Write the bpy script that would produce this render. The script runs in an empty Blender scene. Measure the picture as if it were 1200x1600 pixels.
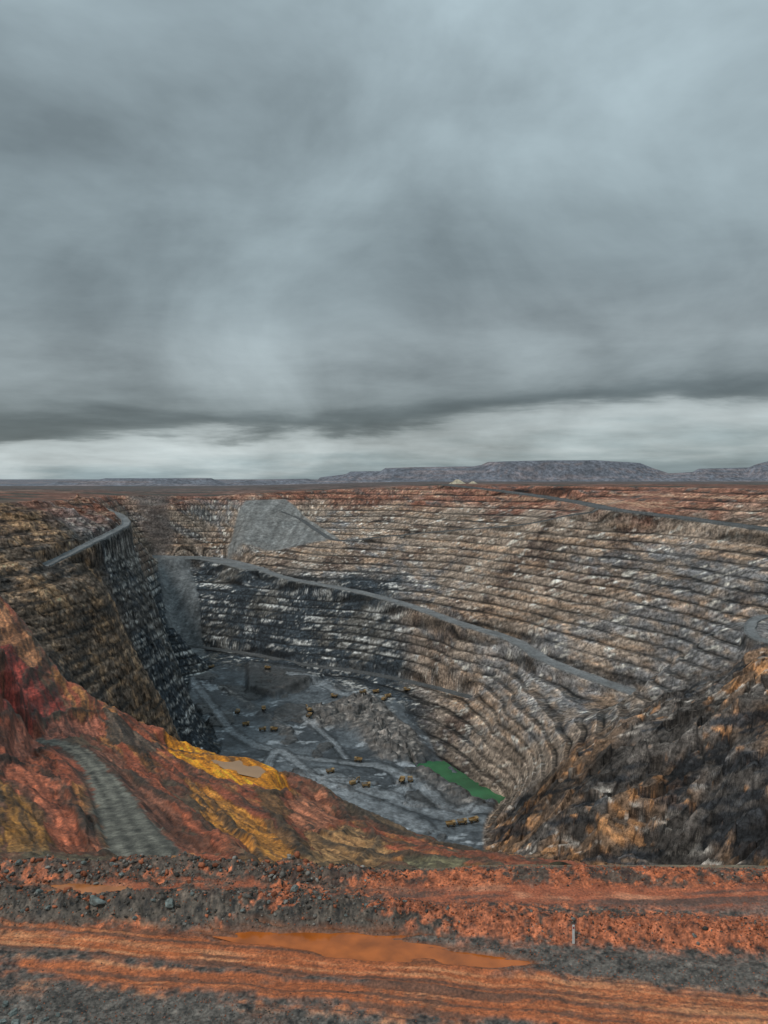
import bpy, math, random, bmesh
import numpy as np
from mathutils import Vector
from mathutils.geometry import delaunay_2d_cdt
random.seed(7); rng=np.random.default_rng(11)
scene=bpy.context.scene
HZ=748.0; F=1200.0
def P(u,v,z):
    y=-z*F/(v-HZ); return ((u-600.0)/F*y,y,z)
# ------------------------------------------------------------------ helpers
def sm(a,b,x):
    t=np.clip((x-a)/(b-a),0,1); return t*t*(3-2*t)
def lerp(a,b,t): return a+(b-a)*t
def hsh(ix,iy,seed):
    h=(ix.astype(np.int64)*374761393+iy.astype(np.int64)*668265263+seed*1442695041)&0xffffffff
    h=((h^(h>>13))*1274126177)&0xffffffff
    h=(h^(h>>16))&0xffff
    return h.astype(np.float32)/65535.0
def vn(x,y,seed=0):
    x=np.asarray(x,dtype=np.float64); y=np.asarray(y,dtype=np.float64)
    xi=np.floor(x); yi=np.floor(y); fx=(x-xi).astype(np.float32); fy=(y-yi).astype(np.float32)
    xi=xi.astype(np.int64); yi=yi.astype(np.int64)
    fx=fx*fx*(3-2*fx); fy=fy*fy*(3-2*fy)
    a=hsh(xi,yi,seed); b=hsh(xi+1,yi,seed); c=hsh(xi,yi+1,seed); d=hsh(xi+1,yi+1,seed)
    return (a+(b-a)*fx)*(1-fy)+(c+(d-c)*fx)*fy
def fbm(x,y,o=4,seed=0,g=0.5):
    s=0;a=1;n=0
    for i in range(o):
        s=s+a*(vn(x,y,seed+i*17)*2-1); n+=a; a*=g
        x,y=(x*1.62-y*1.18),(x*1.18+y*1.62)
    return s/n*1.5
def ridged(x,y,o=4,seed=0):
    s=0;a=1;n=0
    for i in range(o):
        s=s+a*(1-2*np.abs(vn(x,y,seed+i*13)*2-1)); n+=a; a*=.5
        x,y=(x*1.62-y*1.18),(x*1.18+y*1.62)
    return s/n
def cells(x,y,seed,mask=None):
    """fractured blocks: random step and tilt per Voronoi cell, and closeness to the joint"""
    R1=np.zeros(x.shape);TT=np.zeros(x.shape);EE=np.ones(x.shape)
    idx=np.nonzero(mask>0.01)[0] if mask is not None else np.arange(len(x))
    if len(idx)==0: return R1,TT,EE
    x=x[idx];y=y[idx];xi=np.floor(x).astype(np.int64);yi=np.floor(y).astype(np.int64)
    bd=np.full(x.shape,9.);b2=np.full(x.shape,9.);r=np.zeros(x.shape);t=np.zeros(x.shape)
    for i in (-1,0,1):
        for j in (-1,0,1):
            h1=hsh(xi+i,yi+j,seed);h2=hsh(xi+i,yi+j,seed+5)
            dx=x-(xi+i+h1);dy=y-(yi+j+h2);d=dx*dx+dy*dy;m=d<bd
            r3=(h1*7.31+h2*3.17)%1;r4=(h1*5.77+h2*9.41)%1
            b2=np.where(m,bd,np.minimum(b2,d))
            bd=np.where(m,d,bd);r=np.where(m,r3,r);t=np.where(m,(r4-.5)*dx+((r3*13.7)%1-.5)*dy,t)
    R1[idx]=r-.5;TT[idx]=t;EE[idx]=np.sqrt(b2)-np.sqrt(bd);return R1,TT,EE
def smooth_line(pts,step):
    p=[np.array(q,float) for q in pts]; p=[2*p[0]-p[1]]+p+[2*p[-1]-p[-2]]
    out=[]
    for i in range(1,len(p)-2):
        L=np.linalg.norm(p[i+1]-p[i]); n=max(1,int(L/step))
        for k in range(n):
            t=k/n
            out.append(.5*((2*p[i])+(-p[i-1]+p[i+1])*t+(2*p[i-1]-5*p[i]+4*p[i+1]-p[i+2])*t*t+(-p[i-1]+3*p[i]-3*p[i+1]+p[i+2])*t**3))
    out.append(p[-2]); return np.array(out)
def line_dist(X,Y,pts,R):
    D=np.full(X.shape,1e9,np.float32); Zr=np.zeros(X.shape,np.float32)
    m=(X>pts[:,0].min()-R)&(X<pts[:,0].max()+R)&(Y>pts[:,1].min()-R)&(Y<pts[:,1].max()+R)
    idx=np.nonzero(m)[0]
    if len(idx)==0: return D,Zr
    x=X[idx];y=Y[idx];d=np.full(x.shape,1e9);z=np.zeros(x.shape)
    has=pts.shape[1]>2
    for i in range(len(pts)-1):
        a=pts[i];b=pts[i+1]
        q=np.nonzero((x>min(a[0],b[0])-R)&(x<max(a[0],b[0])+R)&(y>min(a[1],b[1])-R)&(y<max(a[1],b[1])+R))[0]
        if len(q)==0: continue
        ex,ey=b[0]-a[0],b[1]-a[1];L=ex*ex+ey*ey+1e-9
        t=np.clip(((x[q]-a[0])*ex+(y[q]-a[1])*ey)/L,0,1)
        dd=np.hypot(x[q]-a[0]-t*ex,y[q]-a[1]-t*ey)
        s=dd<d[q]; qq=q[s]; d[qq]=dd[s]
        if has: z[qq]=a[2]+(b[2]-a[2])*t[s]
    D[idx]=d; Zr[idx]=z
    return D,Zr
def poly_sd(X,Y,pts,R):
    pts=np.array(pts,float); cl=np.vstack([pts,pts[:1]])
    D,_=line_dist(X,Y,cl,R)
    D=np.minimum(D,R)
    m=np.nonzero((X>pts[:,0].min())&(X<pts[:,0].max())&(Y>pts[:,1].min())&(Y<pts[:,1].max()))[0]
    x=X[m];y=Y[m];ins=np.zeros(len(m),bool)
    for i in range(len(cl)-1):
        a=cl[i];b=cl[i+1]
        c=((a[1]>y)!=(b[1]>y))&(x<(b[0]-a[0])*(y-a[1])/(b[1]-a[1]+1e-12)+a[0])
        ins^=c
    S=-D; S[m]=np.where(ins,D[m],-D[m]); return S
# ------------------------------------------------------------------ survey of the pit
roadA=[P(250,871,-178),P(330,872,-183),P(390,884,-192),P(450,904,-203),P(560,925,-218),P(650,950,-230),P(720,975,-239),P(800,1000,-247),P(850,1030,-253),P(920,1058,-258),P(1000,1086,-264)]
roadB=[P(440,800,-80),P(470,812,-98),P(500,832,-122),P(530,845,-136),P(610,838,-124),P(700,830,-108),P(820,820,-84),P(890,806,-64),P(945,799,-55)]
roadT=[P(695,758,-15),P(800,770,-31),P(900,785,-45),P(960,797,-52),P(1050,808,-60),P(1200,828,-69),P(1330,842,-74)]
roadL=[P(70,885,-100),P(130,855,-86),P(180,830,-73),P(197,818,-66),P(188,806,-58),P(165,797,-50),P(140,785,-40)]
roadF=[P(240,1028,-326),P(275,1010,-330),P(330,1014,-336),P(400,1024,-338),P(470,1038,-339),P(560,1050,-338),P(650,1068,-335),P(735,1090,-330)]
roadH=[P(1260,1000,-166),P(1200,1003,-165),P(1174,990,-163),P(1176,972,-161),P(1200,964,-159),P(1260,958,-158)]
roadG=[P(60,1158,-87),P(95,1162,-86),P(130,1180,-84),P(165,1225,-77),P(195,1285,-67),P(228,1340,-60)]
crest=[P(0,925,-60),P(40,975,-68),P(75,1030,-78),P(100,1060,-85),P(165,1100,-92),P(210,1135,-98),P(260,1160,-104),P(350,1175,-108),P(430,1195,-110),P(490,1218,-110),P(560,1260,-106),P(640,1298,-100),P(720,1315,-92),P(800,1332,-84),P(900,1352,-72),P(1000,1368,-61),P(1100,1376,-52),P(1200,1382,-46)]
rim=[P(-150,775,-24),P(0,784,-28),P(60,783,-30),P(125,779,-30),(-520,1300,-32),(-560,1500,-36),(-640,1850,-40),P(270,778,-46),P(340,775,-44),P(380,770,-36),P(440,766,-32),P(520,764,-27),P(620,761,-21),P(700,756,-13),P(800,757.5,-14),P(900,759,-14),P(1050,760,-14),P(1200,762,-14),P(1400,762,-14)]
single=[
 *[(x,y,-30) for x in (-200,-90,-40,0,40,90,200) for y in (0,30,60)],
 *[(x,76,-40.5) for x in (-45,-25,0,20,36,60)],
 (-100,100,-42),(-150,150,-40),(-300,380,-26),(-90,76,-36),(-240,260,-30),(-260,100,-28),(-700,300,-22),(-500,100,-25),(-700,600,-22),
 P(0,1000,-55),P(-60,1010,-50),P(0,1125,-80),P(60,1115,-87),P(0,1180,-71),P(60,1172,-84),P(0,1330,-52),P(130,1332,-60),P(170,1170,-86),P(300,1250,-82),P(400,1345,-58),P(470,1350,-60),P(500,1280,-92),P(600,1310,-90),P(600,1360,-58),P(750,1365,-55),P(900,1372,-50),P(350,1215,-98),P(430,1250,-95),P(30,1250,-62),P(100,1260,-66),
 P(1100,1382,-47),
 (-280,560,-140),(-200,480,-190),(-130,450,-210),(-130,600,-300),(-170,700,-350),(-60,450,-220),(0,420,-240),(60,300,-200),(60,500,-330),(110,450,-320),(100,300,-215),(180,400,-290),(110,220,-160),(150,300,-215),(200,400,-255),(250,400,-240),
 (120,90,-36),(200,150,-45),(400,300,-60),(600,600,-60),(450,600,-140),(70,120,-75),(120,150,-95),(250,250,-130),(330,400,-190),
 (-230,850,-378),(-100,760,-380),(40,720,-382),(110,745,-383),(-220,960,-378),P(345,1172,-378),P(320,1150,-376),P(290,1110,-366),P(275,1090,-361),P(275,1060,-354),P(330,1045,-352),P(400,1050,-353),P(400,1110,-370),P(500,1072,-354),P(500,1130,-372),P(600,1240,-382),P(650,1292,-384),P(700,1292,-384),P(420,1170,-378),
 P(500,1200,-380),P(560,1088,-354),P(640,1190,-386),P(690,1190,-386),P(735,1220,-386),P(797,1250,-386),P(745,1252,-384),P(690,1228,-384),P(770,1285,-383),
 P(640,1092,-346),P(655,1135,-368),P(720,1108,-340),P(760,1130,-335),P(740,1180,-368),
 P(770,1310,-381),P(800,1275,-352),P(850,1240,-312),P(900,1200,-285),P(950,1170,-258),P(1000,1150,-246),P(1000,1118,-238),P(1100,1080,-216),P(1200,1030,-170),P(1200,1100,-190),P(1200,1200,-220),P(1200,1380,-262),P(1100,1200,-245),P(1100,1300,-280),P(1100,1375,-300),P(1000,1200,-265),P(1000,1300,-300),P(1000,1370,-322),P(850,1330,-342),P(900,1350,-338),P(950,1300,-302),P(900,1280,-310),
 P(900,1165,-278),P(850,1190,-312),P(940,1115,-262),
 P(1100,1000,-195),P(1100,900,-130),P(1200,900,-118),P(1130,968,-160),P(1300,960,-158),P(1300,1030,-160),P(1300,900,-112),P(1250,1200,-215),
 P(790,1100,-300),P(850,1130,-292),P(740,920,-192),P(700,900,-182),P(700,1030,-285),
 P(0,830,-60),P(0,880,-90),P(0,925,-115),P(-150,850,-60),P(-150,950,-110),P(50,925,-117),P(130,920,-125),P(200,1000,-188),P(230,1040,-228),P(270,1118,-298),P(262,1145,-328),P(60,980,-150),P(100,1040,-186),P(150,1060,-213),P(200,1120,-265),P(240,1148,-300),
 P(170,905,-160),P(200,980,-245),P(238,1015,-310),P(225,1040,-300),P(235,1062,-326),P(215,860,-112),P(240,910,-178),P(252,950,-235),P(276,1003,-328),P(305,1130,-346),
 P(225,800,-80),P(230,865,-172),P(270,868,-178),P(300,1003,-332),P(312,940,-255),P(280,800,-76),P(320,860,-168),P(355,864,-174),P(400,800,-80),P(380,800,-80),P(375,830,-122),P(270,850,-152),
 *[(x,2600,-30 if x<0 else -16) for x in (-1650,-900,-300,200,800,1650)],
 *[(-1650,y,-28) for y in (0,700,1400,2000)],*[(1650,y,-14) for y in (0,700,1400,2000)],(900,900,-30),(900,600,-20),(-900,1200,-28),(-900,1900,-32),(-400,0,-28),(500,0,-28),
]
vv=[];ee=[];zz=[]
for line in (roadA,roadB,roadT,roadL,roadF,roadG,crest,rim):
    s=len(vv)
    for q in line: vv.append(Vector(q[:2]));zz.append(q[2])
    ee+=[(i,i+1) for i in range(s,len(vv)-1)]
for q in list(roadH)+single: vv.append(Vector(q[:2]));zz.append(q[2])
rv,re_,rf,ov,_,_=delaunay_2d_cdt(vv,ee,[],0,1e-3,True)
tz=[(zz[o[0]] if len(o) else None) for o in ov]
nb={}
for a,b in re_: nb.setdefault(a,[]).append(b);nb.setdefault(b,[]).append(a)
for i,z in enumerate(tz):
    if z is None:
        c=[tz[k] for k in nb[i] if tz[k] is not None]; tz[i]=sum(c)/max(1,len(c))
def raster(x0,x1,y0,y1,c):
    nx=int((x1-x0)/c)+1;ny=int((y1-y0)/c)+1
    G=np.full((ny,nx),-25.0)
    for f in rf:
        a,b,d=[(rv[k][0],rv[k][1],tz[k]) for k in f]
        i0=max(0,int((min(a[0],b[0],d[0])-x0)/c));i1=min(nx,int((max(a[0],b[0],d[0])-x0)/c)+2)
        j0=max(0,int((min(a[1],b[1],d[1])-y0)/c));j1=min(ny,int((max(a[1],b[1],d[1])-y0)/c)+2)
        if i1<=i0 or j1<=j0: continue
        gx=x0+np.arange(i0,i1)*c;gy=(y0+np.arange(j0,j1)*c)[:,None]
        den=(b[1]-d[1])*(a[0]-d[0])+(d[0]-b[0])*(a[1]-d[1])
        if abs(den)<1e-9: continue
        w0=((b[1]-d[1])*(gx-d[0])+(d[0]-b[0])*(gy-d[1]))/den
        w1=((d[1]-a[1])*(gx-d[0])+(a[0]-d[0])*(gy-d[1]))/den
        w2=1-w0-w1;m=(w0>=-1e-6)&(w1>=-1e-6)&(w2>=-1e-6)
        Z=w0*a[2]+w1*b[2]+w2*d[2]
        sub=G[j0:j1,i0:i1];sub[m]=Z[m]
    return G
def blur(G,s):
    r=int(s*3);k=np.exp(-.5*(np.arange(-r,r+1)/s)**2);k/=k.sum()
    for ax in (0,1):
        Pd=np.pad(G,[(r,r) if a==ax else (0,0) for a in (0,1)],mode='edge');O=np.zeros_like(G)
        for i,w in enumerate(k):
            O+=w*(Pd[i:i+G.shape[0],:] if ax==0 else Pd[:,i:i+G.shape[1]])
        G=O
    return G
FX0,FX1,FY0,FY1,FC=-1600,1600,0,2580,4.0
GF=blur(raster(FX0,FX1,FY0,FY1,FC),2.8)
NX0,NX1,NY0,NY1,NC=-260,260,10,500,1.0
GN=blur(raster(NX0,NX1,NY0,NY1,NC),2.4)
gy_,gx_=np.gradient(GF,FC); SL=blur(np.hypot(gx_,gy_),2.0)
def samp(G,x0,y0,c,X,Y):
    fx=np.clip((X-x0)/c,0,G.shape[1]-1.001);fy=np.clip((Y-y0)/c,0,G.shape[0]-1.001)
    i=fx.astype(int);j=fy.astype(int);fx=fx-i;fy=fy-j
    return (G[j,i]*(1-fx)+G[j,i+1]*fx)*(1-fy)+(G[j+1,i]*(1-fx)+G[j+1,i+1]*fx)*fy
roadP=[P(225,870,-176),P(270,871,-178),P(330,874,-184),P(400,889,-194)]
roads=[('P',smooth_line(roadP,8),24),('A',smooth_line(roadA,8),10),('B',smooth_line(roadB,8),5.5),('T',smooth_line(roadT,8),13),('L',smooth_line(roadL,6),6),('F',smooth_line(roadF,8),6),('H',smooth_line(roadH,5),6),('G',smooth_line(roadG,3),4.2)]
HX=np.array([(u-600)/F*4200 for u in (-400,60,90,150,165,330,352,375,480,495,500,540,548,595,602,660,740,752,762,800,860,930,960,1000,1012,1030,1045,1082,1092,1170,1182,1210,1300,1600)])
HH=np.array([(748-v)/F*4200 for v in (766,764,752,750,747.3,747,756,750,748,752,746,741,737,736,731.5,730,729,727,722.5,721.5,720,720,722,724,729,735,740,738,733,731,726,719,717,717)])
PUD=[(330,1450),(420,1453),(520,1457),(610,1465),(700,1478),(760,1490),(835,1504),(760,1507),(640,1504),(560,1497),(470,1484),(400,1474),(350,1462)]
PUDXY=[P(u,v,-30.05)[:2] for u,v in PUD]
PUD2=[P(u,v,-30.05)[:2] for u,v in [(80,1385),(140,1383),(195,1390),(200,1402),(150,1408),(110,1402)]]
PUD3Z=-101.0
PUD3=[P(u,v,PUD3Z)[:2] for u,v in [(330,1188),(375,1191),(408,1205),(398,1213),(365,1203)]]
berm1=np.array([(-60,55.2),(-26,53.6),(-12,53.2),(-2,53),(8,51.8),(25,50.3),(60,48.5)])
berm2=np.array([(-60,59.6),(-28,59.2),(-12,59.3),(-4,58.6),(10,57.8),(30,57.2),(60,57)])
POND=-385.0
CRAG=[P(1010,1095,-234)[:2],P(940,1150,-262)[:2],P(880,1190,-293)[:2],P(820,1235,-335)[:2],P(765,1300,-383)[:2],(90,700),(90,560),(200,420),(460,400),(620,700),P(1215,1012,-166)[:2],P(1100,1055,-208)[:2]]
def foreground(X,Y):
    d1,_=line_dist(X,Y,berm1,8);d2,_=line_dist(X,Y,berm2,8)
    left=sm(2,-8,X)
    n=fbm(X/2.2,Y/2.2,4,5)
    h=(1.0+.35*n)*np.exp(-(d1/1.35)**2)*(0.8+.4*left)
    h+=(0.75+.35*n)*np.exp(-(d2/1.3)**2)*(0.55+.8*left)
    h+=sm(2,9,X)*sm(51.5,54,Y)*.35
    rub=np.exp(-(d1/2.0)**2)+np.exp(-(d2/1.8)**2)+left*sm(52,54,Y)*sm(61,60,Y)*.6*sm(-.5,.2,n)
    h+=np.clip(rub,0,1)*(.18*fbm(X/.6,Y/.6,3,9)+.07*fbm(X/.18,Y/.18,2,19))
    c=Y+.14*X+.4*fbm(X/16,Y/16,2,3)+.16*fbm(X/3,Y/3,2,4)
    flat=1-np.clip(rub,0,1)
    road=flat*sm(52.5,50.5,Y+.05*X)
    h+=road*(.10*ridged(c/1.0,X/40,2,21)+.035*fbm(X/.5,Y/.5,2,8))
    h+=flat*.09*fbm(X/3,Y/2,3,12)
    s=poly_sd(X,Y,PUDXY,4);s2=poly_sd(X,Y,PUD2,3)
    nz=.7*fbm(X/2.6,c/.4,3,31)
    w=np.maximum(sm(-.9,.5,s+nz),sm(-.6,.2,s2+nz*.6))
    h=lerp(h,-.20,w)
    return h,rub,c,w
def mudfeat(X,Y):
    ax=X*.857+Y*.515;al=Y*.857-X*.515
    wv=.6*fbm(X/26,Y/26,3,130)
    return ax,al,ridged(ax/13+wv,al/75,3,33),ridged(ax/3.6+2*wv,al/30,3,38)
FILL=[P(u,v,z)[:2] for u,v,z in ((384,795,-75),(446,797,-79),(478,813,-100),(532,846,-138),(440,856,-155),(354,866,-174))]
CHU=[P(243,872,-179)[:2],P(292,872,-180)[:2],P(305,930,-250)[:2],P(320,1022,-338)[:2],P(283,1022,-336)[:2],P(262,930,-235)[:2]]
CHT=[P(195,792,-70)[:2],P(262,792,-76)[:2],P(268,868,-176)[:2],P(235,868,-174)[:2]]
def height(X,Y,full=False):
    X=np.asarray(X,float);Y=np.asarray(Y,float)
    zf=samp(GF,FX0,FY0,FC,X,Y);zn=samp(GN,NX0,NY0,NC,X,Y)
    wn=sm(480,430,Y)*sm(255,235,np.abs(X))
    zb=lerp(zf,zn,wn)
    sl=samp(SL,FX0,FY0,FC,X,Y)
    wall=sm(.18,.36,sl)*sm(430,520,Y)*sm(2400,2300,Y)
    near=sm(-22,14,poly_sd(X,Y,CRAG,90)+16*fbm(X/45,Y/45,3,79))
    lftw=sm(-200,-280,X)*sm(1400,1250,Y)
    fillw=sm(-5,4,poly_sd(X,Y,FILL,60))
    chw=sm(-6,4,poly_sd(X,Y,CHU,60)+2.5*fbm(X/12,Y/12,2,43))*sm(1440,1480,Y)
    cht=sm(-14,12,poly_sd(X,Y,CHT,60)+8*fbm(X/30,Y/30,2,44))*sm(1500,1600,Y)
    wall=wall*(1-fillw)*(1-chw)*(1-.6*cht)
    z=zb+wall*(2.6*fbm(X/170,Y/170,3,2)+.4*fbm(X/30,Y/30,2,41)*(1+4*near+9*lftw)+lftw*9*ridged(X/60,Y/60,3,42))
    B=12.5
    wp=5*fbm(X/400,Y/400,2,77)
    s=(z+wp)/B;k=np.floor(s);f=s-k
    g=np.where(f<.40,f*.10,.04+(f-.40)/.60*.96)
    zt=B*(k+g)-wp
    brk=fbm(X/70,Y/70,4,55)
    tw=wall*(1-.8*near)*(1-.3*lftw)*np.clip(1.15+.9*brk,.3,1)
    z=lerp(z,zt,tw)
    acr=X*.47+Y*.88;alo=-X*.88+Y*.47
    nw=near*wall
    rr=ridged(acr/34+.4*fbm(X/50,Y/50,2,92),alo/80,3,91)
    r1_,t1_,e1_=cells(acr/15+.3*fbm(X/20,Y/20,2,99),alo/24,93,nw)
    r2_,t2_,e2_=cells(acr/5.5,alo/8,95,nw)
    rg=rr+.5*r1_
    z=z+nw*(9*rr+r1_*6+t1_*15+1.4*r2_+3.*t2_)+wall*.3*fbm(X/7,Y/7,2,97)*(1-near)
    fl=sm(-344,-356,zb)*sm(600,680,Y)*sm(.45,.3,sl)
    pile,_=line_dist(X,Y,np.array([P(515,1130,-374)[:2],P(560,1120,-370)[:2],P(600,1150,-376)[:2],P(625,1175,-380)[:2]]),80)
    pile2,_=line_dist(X,Y,np.array([P(660,1215,-384)[:2],P(700,1240,-384)[:2],P(740,1262,-384)[:2]]),60)
    pile3,_=line_dist(X,Y,np.array([P(345,1085,-366)[:2],P(420,1125,-372)[:2],P(455,1150,-374)[:2]]),60)
    pw=np.maximum(np.maximum(np.exp(-(pile/34.)**4),.45*np.exp(-(pile2/12.)**2)),.3*np.exp(-(pile3/10.)**2))
    pad=sm(-4,6,poly_sd(X,Y,[P(385,1044,-353)[:2],P(450,1047,-353)[:2],P(508,1068,-356)[:2],P(470,1082,-362)[:2],P(430,1098,-368)[:2],P(385,1085,-364)[:2]],60))
    pc1,pt1,pe1=cells(X/9,Y/9,98,fl)
    bf=fbm(X/50,Y/50,3,18);bump=sm(.22,.28,bf)
    z=z+fl*(1.5*fbm(X/40,Y/40,4,14)+.6*fbm(X/9,Y/9,3,15)+bump*(5+2.5*pc1)+sm(-.25,-.2,-bf)*3)+pw*(17+7*fbm(X/18,Y/18,3,16)+6*pc1+6*pt1)+pad*11
    out=sm(.2,.08,sl)*sm(880,940,Y)*sm(-60,-50,zb)
    z=z+out*(2.*fbm(X/60,Y/60,4,24)-1)
    mud=sm(64,72,Y)*sm(480,430,Y)
    ax,al,r1,r2=mudfeat(X,Y)
    mB=6.;s7=(z+1.*fbm(X/30,Y/30,2,39))/mB;k7=np.floor(s7);f7=s7-k7
    z7=z+mB*(np.where(f7<.6,f7*.4,.24+(f7-.6)/.4*.76)-f7)
    lw7=mud*sm(-50,-75,X)*.8+mud*.35*sm(-75,-50,X)*sm(110,160,Y)
    z=lerp(z,z7,np.clip(lw7,0,1))
    am=sm(70,150,Y)
    z=z+mud*(am*(1.4*r1+.8*r2)+.3*fbm(X/3,Y/3,3,35)*am+.3*fbm(X/1.2,Y/1.2,3,36)*sm(70,90,Y))
    p3=poly_sd(X,Y,PUD3,22)
    isr=np.zeros(X.shape);isg=np.zeros(X.shape)
    for n,L,w in roads:
        D,Zr=line_dist(X,Y,L,w*3.2)
        t=sm(w*1.9,w*1.08,D)
        z=np.where(t>0,lerp(z,Zr,t),z); isr=np.maximum(isr,sm(w*1.25,w*.95,D))
        if n=='G': isg=sm(.6,-.6,D-w*(.55+.75*sm(250,120,Y))+1.1*fbm(X/2.5,Y/2.5,3,46));gd=D
    ps=poly_sd(X,Y,PONDXY,40)
    z=np.where(ps>-38,lerp(z,POND-1.8,sm(-5,3,ps+5*fbm(X/9,Y/9,2,44))),z)
    far=sm(2300,2600,Y)
    zfar=lerp(-36.,-14.,sm(-900,300,X))
    hp=np.interp(X*4200/np.maximum(Y,3000),HX,HH)
    hill=sm(3850,4050,Y+60*fbm(X/300,Y/300,3,66))
    zfar=lerp(zfar,np.maximum(hp+.8*fbm(X/200,Y/200,3,67),zfar-20),hill*sm(5600,5000,Y))
    z=lerp(z,zfar,far)
    fh,rub,c,pw2=foreground(X,Y)
    fw=sm(62.5,60.5,Y)
    z=z+fw*fh
    if full: return z,dict(zb=zb,sl=sl,wall=wall,near=near,f=f,fill=fillw,ch=chw,cht=cht,fl=fl,pile=pw,pad=pad,out=out,mud=mud,ax=ax,al=al,r1=r1,r2=r2,f7=f7,w7=lw7,road=isr,isg=isg,gd=gd,rub=rub,c=c,pud=pw2,rg=rg,far=far,bump=bump,lft=lftw,p3=p3,brk=brk,e1=e1_,e2=e2_,r1c=r1_,r2c=r2_)
    return z
PONDXY=[P(u,v,POND)[:2] for u,v in [(645,1192),(672,1189),(695,1192),(730,1218),(770,1236),(797,1251),(745,1251),(715,1236),(690,1222)]]
def hit(u,v):
    ys=np.exp(np.linspace(math.log(41),math.log(2500),5000));xs=(u-600)/F*ys
    h=height(xs,ys);r=-(v-HZ)/F*ys
    i=int(np.argmax(h>=r));return (xs[i],ys[i],float(h[i]))
# ------------------------------------------------------------------ grid
tc=np.linspace(-.56,.56,1000);te=.56+np.cumsum(np.geomspace(.0015,.03,50))
T=np.concatenate([-te[::-1],tc,te])
def seg(a,b,d): return np.arange(a,b,d)
R=np.concatenate([seg(18,40,.8),seg(40,62,.11),seg(62,130,.32),seg(130,430,.85),seg(430,480,5),seg(480,700,1.2),seg(700,1500,1.1),seg(1500,1850,1.5),seg(1850,2300,7),seg(2300,3700,50),seg(3700,4300,14),seg(4300,5800,90),np.geomspace(5900,45000,22)])
nr,nc=len(R),len(T)
Yg=np.repeat(R,nc);Xg=(T[None,:]*(R[:,None]+10)).ravel()
Zg,M=height(Xg,Yg,True)
# ------------------------------------------------------------------ colour of the ground
C=lambda r,g,b:np.array([r,g,b],np.float32)
def mix(a,b,t): return a+(b-a)*t[:,None]
n=len(Xg)
def const(c): return np.tile(C(*c),(n,1))
X,Y,Z=Xg,Yg,Zg
H_=(X*.75+Y*.66)
nA=fbm(X/55,Y/55,5,101);nB=fbm(X/17+Z/9,Y/17,4,102);nC=fbm(H_/5,(Y-X)/9+Z/3.,4,103);nS=fbm((X+Y*.4)/38,Z/5,4,104)
nD=fbm(H_/2.4,Z/1.6+(Y-X)/5,2,107)
nL=fbm(X/220,Y/220+Z/120,3,105)
nE=M['near'];wl=M['wall']
k1,kt1,ke1=cells(H_/12,(Z+(Y-X)*.15)/7,201,wl*(1-nE));k2,kt2,ke2=cells(H_/4.6,(Z+(Y-X)*.15)/2.9,205,wl*(1-nE))
col=const((.34,.265,.21))
col=mix(col,const((.13,.092,.074)),sm(-.1,.6,nA+.6*nB))
col=mix(col,const((.50,.33,.22)),sm(.1,.8,nS+.5*nC)*.75)
col=mix(col,const((.20,.205,.215)),sm(0,.7,-nL+.5*nB)*.8)
col=mix(col,const((.72,.66,.58)),sm(.4,.9,nB*.6+.8*nC+.4*k2)*.85)
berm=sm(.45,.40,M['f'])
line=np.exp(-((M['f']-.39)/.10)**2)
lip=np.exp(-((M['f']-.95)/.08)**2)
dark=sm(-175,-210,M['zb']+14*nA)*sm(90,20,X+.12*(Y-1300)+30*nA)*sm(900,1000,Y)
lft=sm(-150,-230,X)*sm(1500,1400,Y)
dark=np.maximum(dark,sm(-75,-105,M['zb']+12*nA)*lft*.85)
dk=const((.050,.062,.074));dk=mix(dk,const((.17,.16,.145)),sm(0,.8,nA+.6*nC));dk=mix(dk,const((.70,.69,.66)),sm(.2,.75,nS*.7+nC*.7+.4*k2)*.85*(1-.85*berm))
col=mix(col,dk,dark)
red=sm(-80,-35,M['zb']+18*nA)*sm(600,700,Y)
rc=const((.30,.115,.07));rc=mix(rc,const((.10,.06,.05)),sm(0,.7,nB));rc=mix(rc,const((.58,.35,.23)),sm(.2,.8,nS+.5*nC)*.75)
col=mix(col,rc,red*.8)
spur=sm(1010,960,Y+25*nA)*sm(-150,-230,X)
sc_=const((.19,.135,.095));sc_=mix(sc_,const((.58,.35,.19)),sm(.0,.6,nB*.7+nC*.6+.3*nA));sc_=mix(sc_,const((.05,.048,.046)),sm(0,.5,-nS+.4*nC-.6*nA)*.85)
col=mix(col,sc_,spur*.85)
br=sm(-.9,.2,nA+.5*nS+.4*M['brk'])
lftm=1-.45*M['lft']
col=col*(1-.5*(berm*wl*(1-.9*nE)*lftm)[:,None])*(1-.90*(np.clip(line,0,1)*wl*(1-.9*nE)*br*lftm)[:,None])*(1+.45*(np.clip(lip,0,1)*wl*(1-nE))[:,None])  # bench shadow and debris painted in as dark berms and lines
kb=M['r1c'];ks=M['r2c']
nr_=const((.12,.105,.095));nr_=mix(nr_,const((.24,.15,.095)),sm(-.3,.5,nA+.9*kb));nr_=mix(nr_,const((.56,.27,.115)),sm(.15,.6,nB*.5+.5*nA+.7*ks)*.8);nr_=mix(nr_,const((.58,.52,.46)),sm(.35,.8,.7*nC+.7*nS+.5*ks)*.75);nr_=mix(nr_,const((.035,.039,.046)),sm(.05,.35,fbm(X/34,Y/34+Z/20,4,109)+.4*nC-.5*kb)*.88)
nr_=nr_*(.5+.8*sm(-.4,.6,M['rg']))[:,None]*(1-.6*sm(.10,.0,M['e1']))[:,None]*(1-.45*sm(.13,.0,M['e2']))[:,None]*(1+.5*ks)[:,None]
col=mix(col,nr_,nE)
wq=wl*(1-nE)
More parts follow.
